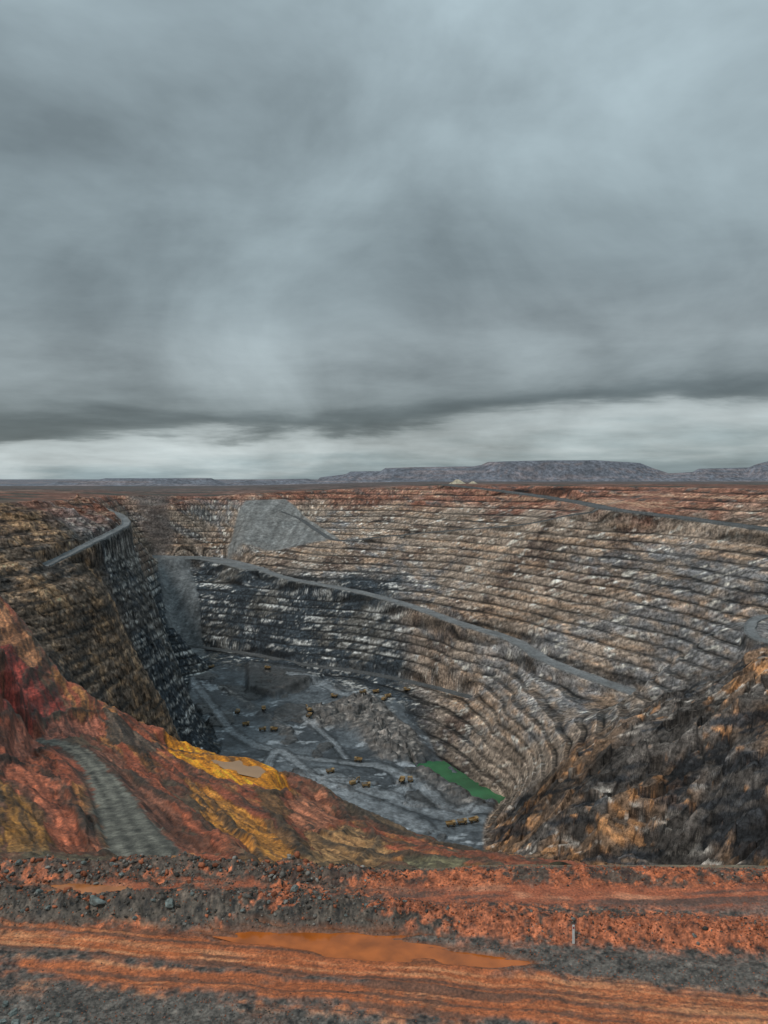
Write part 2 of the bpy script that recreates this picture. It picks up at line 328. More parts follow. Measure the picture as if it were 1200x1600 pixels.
col=col*((1+.42*np.clip(nD,-1,1)*(wq+.4*nE))*(1+(.45*k1+.5*k2)*wq)*(1-.30*sm(.14,.02,ke1)*wq)*(1-.30*sm(.16,.03,ke2)*wq))[:,None]
ctc=const((.115,.098,.092))*(1+.5*nS[:,None]+.3*nC[:,None]);col=mix(col,ctc,M['cht']*.8)  # recess shade of the upper gully put into its darker colour
gf=const((.185,.19,.188));gf=gf*(1+.3*nC[:,None])*(1+.28*fbm((X-Y*.2)/9,Z/60,3,112))[:,None];col=mix(col,gf,M['fill']*.95);col=mix(col,gf*C(.75,.77,.8),M['ch']*.95)
fc=const((.10,.113,.125));fc=mix(fc,const((.04,.046,.053)),sm(-.2,.4,nA+.3*nC));fc=mix(fc,const((.38,.41,.44)),sm(.4,.85,fbm(X/26,Y/16,4,111)+.4*nC)*.75)
fc=mix(fc,const((.052,.05,.05)),M['pad']);fc=mix(fc,const((.055,.052,.05)),M['bump']*.8)
pl=const((.11,.098,.09));pl=mix(pl,const((.36,.32,.29)),sm(.2,.7,nC));pl=mix(pl,const((.03,.03,.03)),sm(.2,.7,-nC));fc=mix(fc,pl,np.clip(M['pile']*1.6,0,1))
col=mix(col,fc,M['fl'])
oc=const((.16,.075,.053));oc=mix(oc,const((.06,.052,.042)),sm(-.1,.5,fbm(X/130,Y/130,4,121)));oc=mix(oc,const((.27,.165,.12)),sm(.4,.9,fbm(X/200,Y/60,3,122)))
oc=mix(oc,const((.085,.08,.08)),sm(1700,2600,Y)*.75)  # distance haze put into the colour: far land greyer and darker
col=mix(col,oc,np.maximum(M['out'],M['far']))
hc=const((.14,.148,.175));hc=mix(hc,const((.20,.175,.185)),sm(0,.6,fbm(X/250,Z/7,3,125)));col=mix(col,hc,sm(3700,3900,Y))  # hill colour turned bluish, distance haze painted in
# mud slopes
ax=M['ax'];al=M['al']
b3=fbm(X/9,Y/9,4,133);b4=fbm(X/1.6,Y/1.6,4,134)
b1=fbm(ax/11+.6*fbm(X/20,Y/20,2,135),al/150,3,131);b2=fbm(ax/2.2+.9*fbm(X/14,Y/14,2,136),al/55,4,132);b5=fbm(ax/.7+.9*b3,al/14,3,137)
mc=const((.20,.075,.042));mc=mix(mc,const((.38,.10,.048)),sm(-.2,.3,b1));mc=mix(mc,const((.52,.23,.07)),sm(.2,.6,b1+.6*b2)*.75)
mc=mix(mc,const((.12,.10,.06)),sm(.1,.4,-b1+.5*b2)*.7)
patches=[([(255,1157),(350,1171),(420,1191),(484,1213),(445,1236),(400,1226),(330,1214),(285,1190)],(.78,.28,.010),1.2,1.2),
([(290,1200),(350,1245),(420,1290),(480,1346),(440,1348),(360,1318),(310,1265)],(.60,.24,.04),1,.7),
([(200,1192),(240,1215),(310,1270),(405,1342),(365,1340),(285,1290),(230,1240)],(.42,.11,.05),1.,-.7),
([(130,1165),(180,1172),(220,1215),(270,1270),(330,1330),(280,1320),(210,1250),(165,1200)],(.22,.085,.05),1.,.7),
([(0,985),(60,1050),(95,1108),(0,1122)],(.32,.05,.035),2,0),
([(0,940),(40,985),(70,1035),(40,1040),(0,1000)],(.42,.18,.08),1.5,.5),
([(0,1128),(90,1118),(155,1118),(165,1145),(80,1158),(60,1180),(0,1180)],(.46,.15,.09),1.5,.8),
([(0,1185),(70,1180),(112,1240),(155,1330),(100,1332),(60,1265),(0,1212)],(.48,.135,.065),1,1.),
([(0,1215),(50,1262),(92,1332),(0,1335)],(.38,.17,.04),1,0),
([(160,1110),(205,1140),(255,1170),(230,1180),(170,1145)],(.10,.075,.055),1,-.8),
([(440,1245),(500,1235),(535,1280),(500,1300),(450,1290)],(.46,.17,.09),1.2,.8),
([(395,1232),(440,1240),(450,1290),(500,1330),(470,1335),(420,1285)],(.20,.10,.04),1,-.5),
([(480,1300),(540,1290),(620,1318),(600,1352),(520,1357),(480,1340)],(.50,.27,.11),1.2,.6),
([(640,1340),(730,1335),(800,1362),(780,1372),(650,1370)],(.24,.22,.12),1.2,.4),
([(850,1350),(1000,1368),(1200,1382),(1200,1394),(850,1378)],(.22,.18,.07),1.2,0)]
for pp,cc_,so,dep in patches:
    xy=[hit(u,v)[:2] for u,v in pp]
    s=poly_sd(X,Y,xy,25)+b3*so*1.2+b2*so*2.6+b4*so*.3
    w=sm(-so*.5,so*.5,s)*(Y<430)*(Y>63)
    pc=const(cc_)*(1+.15*b4+.40*b2+.38*b5)[:,None]
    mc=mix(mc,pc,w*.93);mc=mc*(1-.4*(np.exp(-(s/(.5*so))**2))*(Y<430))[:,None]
    Z-=dep*sm(-so,so,s)*(Y<430)*(Y>63)*(1-M['road'])
mlines=[([(60,1172),(95,1172),(140,1195),(200,1205),(260,1250),(330,1303),(395,1344)],.8),([(270,1185),(320,1222),(380,1250),(440,1290),(490,1345)],.8),([(165,1105),(215,1140),(262,1165),(350,1180),(430,1201),(490,1224),(560,1268),(640,1306)],.7),([(0,1185),(60,1195),(110,1250),(150,1325)],.6),([(60,1180),(125,1210),(150,1290),(165,1335)],.7),([(500,1235),(540,1270),(530,1300),(480,1290)],.5),([(0,1050),(50,1045),(75,1055)],.5),([(480,1300),(560,1325),(640,1335),(760,1350),(900,1368)],.8),([(180,1160),(240,1200),(300,1240),(370,1300),(430,1348)],.45),([(210,1160),(270,1200),(340,1260),(400,1320)],.35),([(285,1195),(350,1222),(420,1240),(470,1225)],.6),([(560,1270),(590,1310),(560,1340),(500,1350)],.5),([(0,1122),(60,1116),(120,1110),(165,1112)],.5)]
for pp,lw_ in mlines:
    L=smooth_line([hit(u,v)[:2] for u,v in pp],4)
    D,_=line_dist(X,Y,L,14)
    w=np.exp(-((D+1.0*b3+.8*b4)/(lw_*2.0))**2)*(Y<430)
    mc=mix(mc,const((.065,.052,.038))*(1+.6*b4[:,None]),np.clip(w,0,1)*.85)
    Z+=np.exp(-(D/(lw_*2.))**2)*.8*(Y<430)*(Y>64)*(1-M['road'])
p3=M['p3'];nm_=(Y<430)
Z=np.where(nm_,lerp(Z,PUD3Z+.3,sm(-10,-4,p3)),Z)
Z=np.where(nm_,lerp(Z,PUD3Z-.4,sm(-2.5,.5,p3+1.6*fbm(X/4,Y/4,2,45))),Z)
gul=sm(.05,-.45,M['r1']+.6*M['r2'])  # hollows between mud ribs: relief shade painted in as darker colour
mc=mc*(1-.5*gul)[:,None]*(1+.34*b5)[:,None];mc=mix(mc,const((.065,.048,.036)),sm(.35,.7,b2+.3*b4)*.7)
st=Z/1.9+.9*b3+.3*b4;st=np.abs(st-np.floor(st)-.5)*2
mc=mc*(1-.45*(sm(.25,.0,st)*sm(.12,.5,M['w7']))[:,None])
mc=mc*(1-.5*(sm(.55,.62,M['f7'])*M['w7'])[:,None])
lowm=sm(135,100,Y)*sm(-60,-40,X)
mc=mix(mc,const((.13,.115,.07))*(1+.6*b4[:,None]),lowm*sm(-.4,.3,b3+.4*b4)*.8)
grc=const((.145,.138,.112))*(1+.5*b4[:,None]+.25*np.cos(M['gd']*2.2)[:,None]+.3*b3[:,None])
mc=mix(mc,grc,M['isg']*(Y<430))
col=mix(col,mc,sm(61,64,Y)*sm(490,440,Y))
# viewpoint ledge and dirt road
g1=fbm(X/.45,Y/.45,4,141);g2=fbm(X/3.5,Y/1.6,4,142);g3=fbm(M['c']/.36,X/22,4,143);g4=fbm(M['c']/1.3,X/40,2,144);g5=fbm(X/.16,Y/.16,2,145)
q=M['c']
grav=const((.105,.09,.077));grav=grav*(1+.6*g1+.6*g5)[:,None]
mud=const((.43,.12,.04));mud=mix(mud,const((.56,.24,.11)),sm(0.1,.8,g3+.35*g2));mud=mix(mud,const((.12,.062,.04)),sm(0,.6,-g3+.5*g2+.3*g1)*.85);mud=mud*(1+.15*g5+.18*g1)[:,None]
topq=lerp(49.3,47.3,sm(-2,14,X))
band=sm(-.8,.9,(q-(43.0-.6*sm(-12,4,X)))+1.2*g2+.6*g1)*sm(-.6,.8,topq-q+.9*g2+.5*g1)
band=np.maximum(band*sm(-.9,.0,g4+.6*g2+.4*g1),sm(0,.5,g4+.5*g2)*.8*sm(43.2,42,q))
fg=mix(grav,mud,band)
up=sm(52.5,54,Y)
uc=const((.38,.105,.046));uc=mix(uc,const((.54,.21,.11)),sm(.1,.7,g2));uc=mix(uc,const((.10,.06,.045)),sm(-.05,.45,fbm(X/8,Y/.7,4,151)+.3*g1)*.88)
fg=mix(fg,uc,up)
rb=np.clip(M['rub'],0,1)
rbc=const((.085,.066,.05));rbc=mix(rbc,const((.38,.11,.045)),sm(-.15,.35,g2+.6*g1+1.0*sm(-6,6,X)-.5));rbc=rbc*(1+.7*g1+.6*g5)[:,None]
fg=mix(fg,rbc,sm(.15,.6,rb+.2*g1)*.92)
fg=mix(fg,const((.17,.145,.09))*(1+.5*g1[:,None]),sm(58.4,59.6,Y+.5*g2)*sm(-14,2,X)*.85)
fg=mix(fg,const((.26,.08,.025)),M['pud'])
col=mix(col,fg,sm(63,61,Y))
gr=const((.15,.15,.145))*(1+.3*fbm(X/2,Y/2,3,160)[:,None])
col=mix(col,gr,M['road']*sm(430,440,Y))
tracks=[([(300,1060),(330,1100),(360,1140),(400,1165),(470,1185),(540,1192),(600,1200)],6),
([(600,1200),(628,1212),(630,1232),(600,1242),(545,1238),(500,1222)],11),
([(470,1212),(520,1236),(580,1258),(625,1275),(655,1294)],13),([(475,1120),(510,1150),(540,1185)],5),([(540,1192),(600,1200),(660,1232),(700,1262),(770,1268)],8),([(500,1205),(560,1225),(620,1250),(700,1278),(770,1282)],10),([(350,1180),(420,1190),(500,1215),(580,1225)],6),([(450,1052),(500,1068),(540,1085),(600,1086)],6),([(290,1100),(300,1130),(320,1160)],6)]
for tr,tw_ in tracks:
    L=np.array([hit(u,v)[:2] for u,v in tr]);L=smooth_line(L,10)
    D,_=line_dist(X,Y,L,40)
    w=np.exp(-((D+2.5*nC+2*nA)/tw_)**4)*M['fl']
    tcx=const((.215,.23,.245))*(1+.22*np.cos(D*2*math.pi/3.2)+.35*nC)[:,None]
    col=mix(col,tcx,w*.72)
    col=col*(1-.5*(np.exp(-((D+2.*nC-tw_*1.35)/2.0)**2)*M['fl'])[:,None])
    Z+=np.exp(-((D-tw_*1.35)/1.6)**2)*M['fl']*.6
col=np.clip(col,.010,.80)
# fractured rock: push wall faces sideways
dm=wl*(1-M['road'])*(1-nE)
hx=ridged(H_/11,Z/6,3,171);hy_=fbm(H_/4.5,Z/3.2,3,172)
blk=(.7*k1+.8*kt1+.55*k2+.5*kt2)*(1+2.2*M['lft'])
dd=dm*(blk+.35*hx+.35*hy_)
V=np.stack([X+dd*.35*np.sign(X),Y+dd,Z],-1)
# ------------------------------------------------------------------ materials
def mat(name,fs,fs2,bump,dist,rough=.9,attr=True,color=(.1,.1,.1),spec=.3,lo=.45,crack=0.,cs=.1):
    m=bpy.data.materials.new(name);m.use_nodes=True;nt=m.node_tree;N=nt.nodes;Lk=nt.links
    b=N['Principled BSDF'];b.inputs['Roughness'].default_value=rough;b.inputs['Specular IOR Level'].default_value=spec
    tcn=N.new('ShaderNodeTexCoord')
    n1=N.new('ShaderNodeTexNoise');n1.inputs['Scale'].default_value=fs;n1.inputs['Detail'].default_value=8;n1.inputs['Roughness'].default_value=.75
    n2=N.new('ShaderNodeTexNoise');n2.inputs['Scale'].default_value=fs2;n2.inputs['Detail'].default_value=5;n2.inputs['Roughness'].default_value=.65
    for q in (n1,n2): Lk.new(tcn.outputs['Object'],q.inputs['Vector'])
    r=N.new('ShaderNodeMapRange');r.inputs['From Min'].default_value=.36;r.inputs['From Max'].default_value=.64;r.inputs['To Min'].default_value=lo;r.inputs['To Max'].default_value=2.15-lo
    Lk.new(n1.outputs['Fac'],r.inputs['Value'])
    r2=N.new('ShaderNodeMapRange');r2.inputs['From Min'].default_value=.35;r2.inputs['From Max'].default_value=.65;r2.inputs['To Min'].default_value=.75;r2.inputs['To Max'].default_value=1.25
    Lk.new(n2.outputs['Fac'],r2.inputs['Value'])
    mu=N.new('ShaderNodeMath');mu.operation='MULTIPLY';Lk.new(r.outputs[0],mu.inputs[0]);Lk.new(r2.outputs[0],mu.inputs[1])
    fac=mu.outputs[0]
    if crack>0:
        n3=N.new('ShaderNodeTexNoise');n3.inputs['Scale'].default_value=cs;n3.inputs['Detail'].default_value=5;n3.inputs['Roughness'].default_value=.7;n3.inputs['Distortion'].default_value=.6
        Lk.new(tcn.outputs['Object'],n3.inputs['Vector'])
        s_=N.new('ShaderNodeMath');s_.operation='SUBTRACT';s_.inputs[1].default_value=.5;Lk.new(n3.outputs['Fac'],s_.inputs[0])
        a_=N.new('ShaderNodeMath');a_.operation='ABSOLUTE';Lk.new(s_.outputs[0],a_.inputs[0])
        r3=N.new('ShaderNodeMapRange');r3.inputs['From Max'].default_value=.03;r3.inputs['To Min'].default_value=1-crack;Lk.new(a_.outputs[0],r3.inputs['Value'])
        m3=N.new('ShaderNodeMath');m3.operation='MULTIPLY';Lk.new(fac,m3.inputs[0]);Lk.new(r3.outputs[0],m3.inputs[1]);fac=m3.outputs[0]
    mx=N.new('ShaderNodeVectorMath');mx.operation='SCALE'
    if attr:
        a=N.new('ShaderNodeAttribute');a.attribute_name='Col';Lk.new(a.outputs['Color'],mx.inputs[0])
    else: mx.inputs[0].default_value=color
    Lk.new(fac,mx.inputs['Scale']);Lk.new(mx.outputs[0],b.inputs['Base Color'])
    bp=N.new('ShaderNodeBump');bp.inputs['Strength'].default_value=bump;bp.inputs['Distance'].default_value=dist
    Lk.new(n1.outputs['Fac'],bp.inputs['Height']);Lk.new(bp.outputs[0],b.inputs['Normal'])
    return m
m_wall=mat('rock_wall',.2,.03,.9,3.,lo=.3,crack=.4,cs=.06)
m_floor=mat('pit_floor_mud',.14,.03,.5,1.6,rough=.5,lo=.5,spec=.5,crack=.2,cs=.04)
m_slope=mat('mud_slope',.9,.2,.9,.6,rough=.6,lo=.5,crack=.25,cs=.25,spec=.35)
m_dirt=mat('dirt',6.,.9,.7,.08,rough=.45,lo=.5,spec=.4)
m_land=mat('red_land',.05,.01,.4,2,lo=.5)
m_spoil=mat('spoil_gravel',.15,.04,.5,1.2,lo=.65)
def build(name,verts,faces,cols,material,smooth=False):
    me=bpy.data.meshes.new(name);me.vertices.add(len(verts));me.vertices.foreach_set('co',np.asarray(verts,np.float32).ravel())
    faces=np.asarray(faces,np.int32);k=faces.shape[1]
    me.loops.add(faces.size);me.loops.foreach_set('vertex_index',faces.ravel())
    me.polygons.add(len(faces));me.polygons.foreach_set('loop_start',np.arange(0,faces.size,k,dtype=np.int32))
    try: me.polygons.foreach_set('loop_total',np.full(len(faces),k,dtype=np.int32))
    except Exception: pass
    me.update(calc_edges=True)
    if smooth: me.polygons.foreach_set('use_smooth',np.ones(len(faces),bool))
    if cols is not None:
        a=me.color_attributes.new('Col','FLOAT_COLOR','POINT')
        a.data.foreach_set('color',np.hstack([cols,np.ones((len(cols),1))]).astype(np.float32).ravel())
    me.materials.append(material)
    o=bpy.data.objects.new(name,me);scene.collection.objects.link(o);return o
ids=np.arange(nr*nc).reshape(nr,nc)
Fq=np.stack([ids[:-1,:-1],ids[:-1,1:],ids[1:,1:],ids[1:,:-1]],-1).reshape(-1,4)
reg=np.ones(n,np.int8)
reg[(M['fl']>.5)]=2
reg[(Y>900)&(M['out']>.5)|(Y>2300)]=0
reg[((M['fill']>.5)|(M['ch']>.5))&(reg==1)]=5
reg[Y<460]=3
reg[(Y<430)&(M['isg']>.5)]=6
reg[Y<61.5]=4
fr=reg[Fq[:,0]]
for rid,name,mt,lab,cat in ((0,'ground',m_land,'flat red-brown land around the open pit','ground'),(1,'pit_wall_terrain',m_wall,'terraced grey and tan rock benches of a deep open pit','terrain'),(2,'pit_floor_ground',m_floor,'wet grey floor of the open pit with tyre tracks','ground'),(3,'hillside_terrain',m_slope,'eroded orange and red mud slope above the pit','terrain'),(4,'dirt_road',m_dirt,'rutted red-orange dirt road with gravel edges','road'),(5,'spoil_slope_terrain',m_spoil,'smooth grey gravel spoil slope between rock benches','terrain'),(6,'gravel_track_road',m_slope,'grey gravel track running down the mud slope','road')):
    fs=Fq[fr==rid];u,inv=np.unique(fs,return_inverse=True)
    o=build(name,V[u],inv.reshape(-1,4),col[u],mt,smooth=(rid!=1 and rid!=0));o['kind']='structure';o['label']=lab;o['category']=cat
# ------------------------------------------------------------------ roads
m_road=mat('haul_road_gravel',.35,.05,.3,.4,rough=.7,attr=False,color=(.16,.165,.168),lo=.7)
m_roadd=mat('dark_road_gravel',.35,.05,.3,.4,rough=.7,attr=False,color=(.085,.088,.09),lo=.6)
labs={'A':'long grey haul road ramp crossing the pit wall','B':'narrow grey haul road on an upper bench','T':'dark grey haul road descending below the pit rim','L':'grey haul road bending around the rock wall','F':'dark haul road along the foot of the benches','H':'grey haul road hairpin on a rock shelf','P':'wide grey gravel landing on the pit wall'}
for nme,L,w in roads:
    if nme=='G': continue
    lift={'P':.1,'T':1.0}.get(nme,.35)
    tg=np.gradient(L[:,:2],axis=0);tg/=np.linalg.norm(tg,axis=1)[:,None];nm=np.stack([-tg[:,1],tg[:,0]],-1)
    offs=np.array([-1.02,-.96,-.88,-.8,-.4,0,.4,.8,.88,.96,1.02])*w
    bh=1.6;ht=np.array([-1.5,.55*bh,bh,0,0,0,0,0,bh,.55*bh,-1.5])
    vs=[];nn=len(L)
    for i in range(nn):
        ww=1+.10*math.sin(i*.9)+.08*random.random()
        for o_,h_ in zip(offs,ht):
            jt=1+.5*(random.random()-.5)
            vs.append((L[i,0]+nm[i,0]*o_*ww,L[i,1]+nm[i,1]*o_*ww,L[i,2]+lift+h_*jt))
    K=len(offs);q=[(i*K+j,i*K+j+1,(i+1)*K+j+1,(i+1)*K+j) for i in range(nn-1) for j in range(K-1)]
    o=build('haul_road',vs,q,None,m_roadd if nme in 'TFB' else m_road)
    o['kind']='structure';o['label']=labs[nme];o['category']='road'
# ------------------------------------------------------------------ water
def water(name,pts,z,color,rough,lab,ex=1.9):
    c=np.mean(pts,axis=0);me=bpy.data.meshes.new(name)
    L=smooth_line([tuple(p) for p in pts]+[tuple(pts[0])],.5*np.linalg.norm(np.array(pts[0])-np.array(pts[1])))
    vs=[]
    for p in L[:-1]:
        d=np.array(p)-c;dl=np.linalg.norm(d);q=c+d*(1+.55*ex/dl);vs.append((q[0],q[1],z))
    me.from_pydata(vs,[],[list(range(len(vs)))]);m=bpy.data.materials.new(name+'_mat');m.use_nodes=True
    N=m.node_tree.nodes;b=N['Principled BSDF'];b.inputs['Roughness'].default_value=rough
    nz=N.new('ShaderNodeTexNoise');tcn=N.new('ShaderNodeTexCoord');m.node_tree.links.new(tcn.outputs['Object'],nz.inputs['Vector'])
    nz.inputs['Scale'].default_value=.6 if z>-90 else .03;nz.inputs['Detail'].default_value=6
    cr=N.new('ShaderNodeValToRGB');cr.color_ramp.elements[0].position=.35;cr.color_ramp.elements[1].position=.65
    cr.color_ramp.elements[0].color=(*[c_*.7 for c_ in color],1);cr.color_ramp.elements[1].color=(*[c_*1.2 for c_ in color],1)
    m.node_tree.links.new(nz.outputs['Fac'],cr.inputs['Fac']);m.node_tree.links.new(cr.outputs[0],b.inputs['Base Color'])
    b.inputs['Specular IOR Level'].default_value=.4
    me.materials.append(m);o=bpy.data.objects.new(name,me);scene.collection.objects.link(o);o['kind']='structure';o['label']=lab;o['category']='water'
water('pond_water',PONDXY,POND,(.03,.14,.055),.25,'opaque green pond at the foot of the pit wall',16)
water('puddle_water',PUDXY,-30.12,(.46,.12,.02),.12,'long orange muddy puddle beside the dirt road')
water('puddle_water',PUD2,-30.12,(.46,.17,.06),.15,'small orange puddle among dark rubble')
water('puddle_water',PUD3,PUD3Z,(.42,.24,.12),.2,'pale muddy pool on the orange shelf',4)
# ------------------------------------------------------------------ rubble
ph=(1+5**.5)/2
ico=np.array([(-1,ph,0),(1,ph,0),(-1,-ph,0),(1,-ph,0),(0,-1,ph),(0,1,ph),(0,-1,-ph),(0,1,-ph),(ph,0,-1),(ph,0,1),(-ph,0,-1),(-ph,0,1)])/1.9
icf=np.array([(0,11,5),(0,5,1),(0,1,7),(0,7,10),(0,10,11),(1,5,9),(5,11,4),(11,10,2),(10,7,6),(7,1,8),(3,9,4),(3,4,2),(3,2,6),(3,6,8),(3,8,9),(4,9,5),(2,4,11),(6,2,10),(8,6,7),(9,8,1)])
def rocks(name,x,y,s,cols,material,lab):
    k=len(x);z=height(x,y)
    v=np.repeat(ico[None],k,0)*(1+.7*(rng.random((k,12,1))-.5))
    v=v*(rng.random((k,1,3))*.9+.5);a=rng.random(k)*6.28;ca,sa=np.cos(a)[:,None],np.sin(a)[:,None]
    vx=v[...,0]*ca-v[...,1]*sa;vy=v[...,0]*sa+v[...,1]*ca
    vt=np.stack([vx*s[:,None]*.5+x[:,None],vy*s[:,None]*.5+y[:,None],v[...,2]*s[:,None]*.42+(z+s*.08)[:,None]],-1).reshape(-1,3)
    f=(icf[None]+np.arange(k)[:,None,None]*12).reshape(-1,3)
    o=build(name,vt,f,np.repeat(cols,12,0),material);o['kind']='stuff';o['label']=lab;o['category']='rubble';return o
m_rock=mat('rubble_rock',6,1,.5,.05,lo=.65)
N0=180000
x=rng.uniform(-36,36,N0);y=rng.uniform(40.5,66,N0)
_,rub,c_,pw_=foreground(x,y)
g=fbm(x/2.5,y/1.6,3,142)
den=np.clip(rub,0,1)*(.3+.6*sm(-.2,.4,g))+.04+.5*sm(43.8,42.6,c_)*sm(4,-10,x)+.4*sm(47.2,48.2,c_)*sm(50.6,49.8,c_)*sm(0,6,x)+.08*sm(43,42,c_)+.3*sm(59.5,61,y)*sm(-.3,.3,g)
den*=(1-sm(.2,.6,pw_))
k=rng.random(N0)<den*.62
x=x[k];y=y[k];rubk=rub[k]
s=.04+.09*rng.random(len(x))**2+np.clip(rubk,0,1)*(.22+.22*sm(4,-8,x))*rng.random(len(x))**12
s=np.where(rubk<.3,s*.7,s)
tone=rng.random((len(x),1));cc1=np.array([[.15,.14,.125]])*(.25+1.5*tone**2.2);cr_=np.array([[.36,.12,.06]])*(.4+.9*tone)
pr=np.where(rng.random(len(x))<.3+.4*sm(-6,6,x),1.,0)[:,None]
rocks('rubble',x,y,s,cc1*(1-pr)+cr_*pr,m_rock,'broken dark and red rock rubble along the road berms')
bl=[(460,1391,.75),(265,1416,.9),(150,1412,1.2),(240,1408,.5),(30,1350,.6),(95,1362,.6),(130,1350,.5),(175,1352,.5),(190,1368,.5),(60,1395,.6),(345,1362,.4),(380,1425,.4),(572,1416,.35),(632,1410,.35),(20,1585,.55),(45,1592,.45),(8,1570,.5),(70,1595,.4),(60,1577,.35),(90,1588,.35),(25,1600,.5),(5,1598,.4),(110,1598,.3),(700,1420,.3),(830,1425,.3),(1085,1462,.35),(300,1398,.4),(420,1412,.4),(500,1405,.35),(540,1432,.3),(210,1436,.35),(35,1425,.4),(75,1420,.45)]
bm=[]
m_boulder=mat('boulder_stone',3,.8,.7,.1,attr=False,color=(.16,.185,.175),lo=.55)
for i in range(4):
    me=bpy.data.meshes.new('boulder');b=bmesh.new();bmesh.ops.create_icosphere(b,subdivisions=3,radius=.5)
    pl=[(Vector((random.gauss(0,1),random.gauss(0,1),random.gauss(0,1))).normalized(),random.uniform(.24,.40)) for _ in range(11)]
    for v in b.verts:
        for nn_,d in pl:
            e=v.co.dot(nn_)-d
            if e>0: v.co-=nn_*e
        v.co*=1+random.uniform(-.02,.02)
    b.to_mesh(me);b.free();me.materials.append(m_boulder);bm.append(me)
for u,v,s in bl:
    p=hit(u,v);o=bpy.data.objects.new('boulder',random.choice(bm));o.location=(p[0],p[1],p[2]+s*.12);o.scale=(s*random.uniform(.9,1.3),s*random.uniform(.8,1.1),s*random.uniform(.55,.8));o.rotation_euler=(random.uniform(-.2,.2),random.uniform(-.2,.2),random.uniform(0,6))
    scene.collection.objects.link(o);o['label']='grey angular boulder lying on the rubble berm' ;o['category']='rock';o['group']='boulders on the road berms'
# ------------------------------------------------------------------ marker post
def simple(name,color,rough=.5):
    m=bpy.data.materials.new(name);m.use_nodes=True;N=m.node_tree.nodes;b=N['Principled BSDF'];b.inputs['Roughness'].default_value=rough
    nz=N.new('ShaderNodeTexNoise');nz.inputs['Scale'].default_value=4;nz.inputs['Detail'].default_value=6
    cr=N.new('ShaderNodeValToRGB');cr.color_ramp.elements[0].position=.3;cr.color_ramp.elements[1].position=.7
    cr.color_ramp.elements[0].color=(*[c*.7 for c in color],1);cr.color_ramp.elements[1].color=(*color,1)
    m.node_tree.links.new(nz.outputs['Fac'],cr.inputs['Fac']);m.node_tree.links.new(cr.outputs[0],b.inputs['Base Color']);return m
def box(b,x0,x1,y0,y1,z0,z1,tx=0,ty=0):
    r=[b.verts.new(p) for p in ((x0,y0,z0),(x1,y0,z0),(x1,y1,z0),(x0,y1,z0),(x0+tx,y0+ty,z1),(x1-tx,y0+ty,z1),(x1-tx,y1-ty,z1),(x0+tx,y1-ty,z1))]
    for f in ((3,2,1,0),(4,5,6,7),(0,1,5,4),(1,2,6,5),(2,3,7,6),(3,0,4,7)): b.faces.new([r[i] for i in f])
def mesh_of(name,fn,material):
    me=bpy.data.meshes.new(name);b=bmesh.new();fn(b);bmesh.ops.recalc_face_normals(b,faces=b.faces);b.to_mesh(me);b.free();me.materials.append(material);return me
def put(name,me,parent=None,loc=(0,0,0)):
    o=bpy.data.objects.new(name,me);scene.collection.objects.link(o);o.location=loc
    if parent: o.parent=parent
    return o
m_white=simple('white_paint',(.8,.8,.78));m_red=simple('red_reflector',(.5,.03,.02))
p=hit(896,1475)
root=bpy.data.objects.new('marker_post',None);scene.collection.objects.link(root);root.location=(p[0],p[1],p[2]-.05)
root['label']='slim white roadside marker post standing in gravel';root['category']='post'
put('post',mesh_of('post',lambda b:box(b,-.08,.08,-.02,.02,-.1,1.25,.01,0),m_white),root)
put('reflector',mesh_of('reflector',lambda b:box(b,-.04,.04,-.03,-.022,1.02,1.14),m_red),root)
# ------------------------------------------------------------------ haul trucks
m_yel=simple('ochre_paint',(.36,.23,.10));m_cab=simple('grey_white_paint',(.42,.40,.36));m_dark=simple('dark_steel',(.05,.05,.05));m_tyre=simple('tyre_rubber',(.025,.025,.025),.9);m_glass=simple('cab_glass',(.06,.08,.09),.1);m_load=simple('ore_load',(.16,.14,.12),.95);m_hub=simple('hub_paint',(.25,.17,.09))
def prism(b,prof,y0,y1):
    a=[b.verts.new((x,y0,z)) for x,z in prof];c=[b.verts.new((x,y1,z)) for x,z in prof];k=len(prof)
    b.faces.new(a);b.faces.new(c[::-1])
    for i in range(k): b.faces.new([a[i],c[i],c[(i+1)%k],a[(i+1)%k]])
def f_body(b):
    prism(b,[(-6.2,4.6),(-5.8,3.3),(2.4,2.5),(3.1,5.0),(6.3,5.9),(6.3,6.2),(2.7,5.7),(2.5,5.5),(-6.2,4.75)],-3.6,-3.3)
    prism(b,[(-6.2,4.6),(-5.8,3.3),(2.4,2.5),(3.1,5.0),(6.3,5.9),(6.3,6.2),(2.7,5.7),(2.5,5.5),(-6.2,4.75)],3.3,3.6)
    prism(b,[(-5.9,3.6),(-5.8,3.3),(2.4,2.5),(2.5,2.9)],-3.3,3.3)
    prism(b,[(2.3,2.8),(2.5,2.5),(3.1,5.0),(6.3,5.9),(6.3,6.15),(2.7,5.6)],-3.3,3.3)
def f_chassis(b):
    box(b,-5.2,5.6,-1.1,1.1,1.5,2.3);box(b,3.0,6.2,-3.2,3.2,2.2,3.3);box(b,5.9,6.3,-1.6,1.6,1.3,3.2);box(b,-4.4,-3.4,-2.6,2.6,1.3,2.0);box(b,3.3,4.3,-2.6,2.6,1.3,1.9)
def f_cab(b): box(b,3.6,5.6,.6,3.0,3.3,5.0,.12,.1)
def f_win(b): box(b,5.58,5.66,.85,2.75,3.9,4.75);box(b,3.9,5.3,2.95,3.03,3.9,4.75)
def f_load(b):
    bmesh.ops.create_icosphere(b,subdivisions=3,radius=1)
    for v in b.verts: v.co=Vector((v.co.x*3.9-1.7,v.co.y*3.1,v.co.z*1.7+4.3+random.uniform(-.12,.12)))
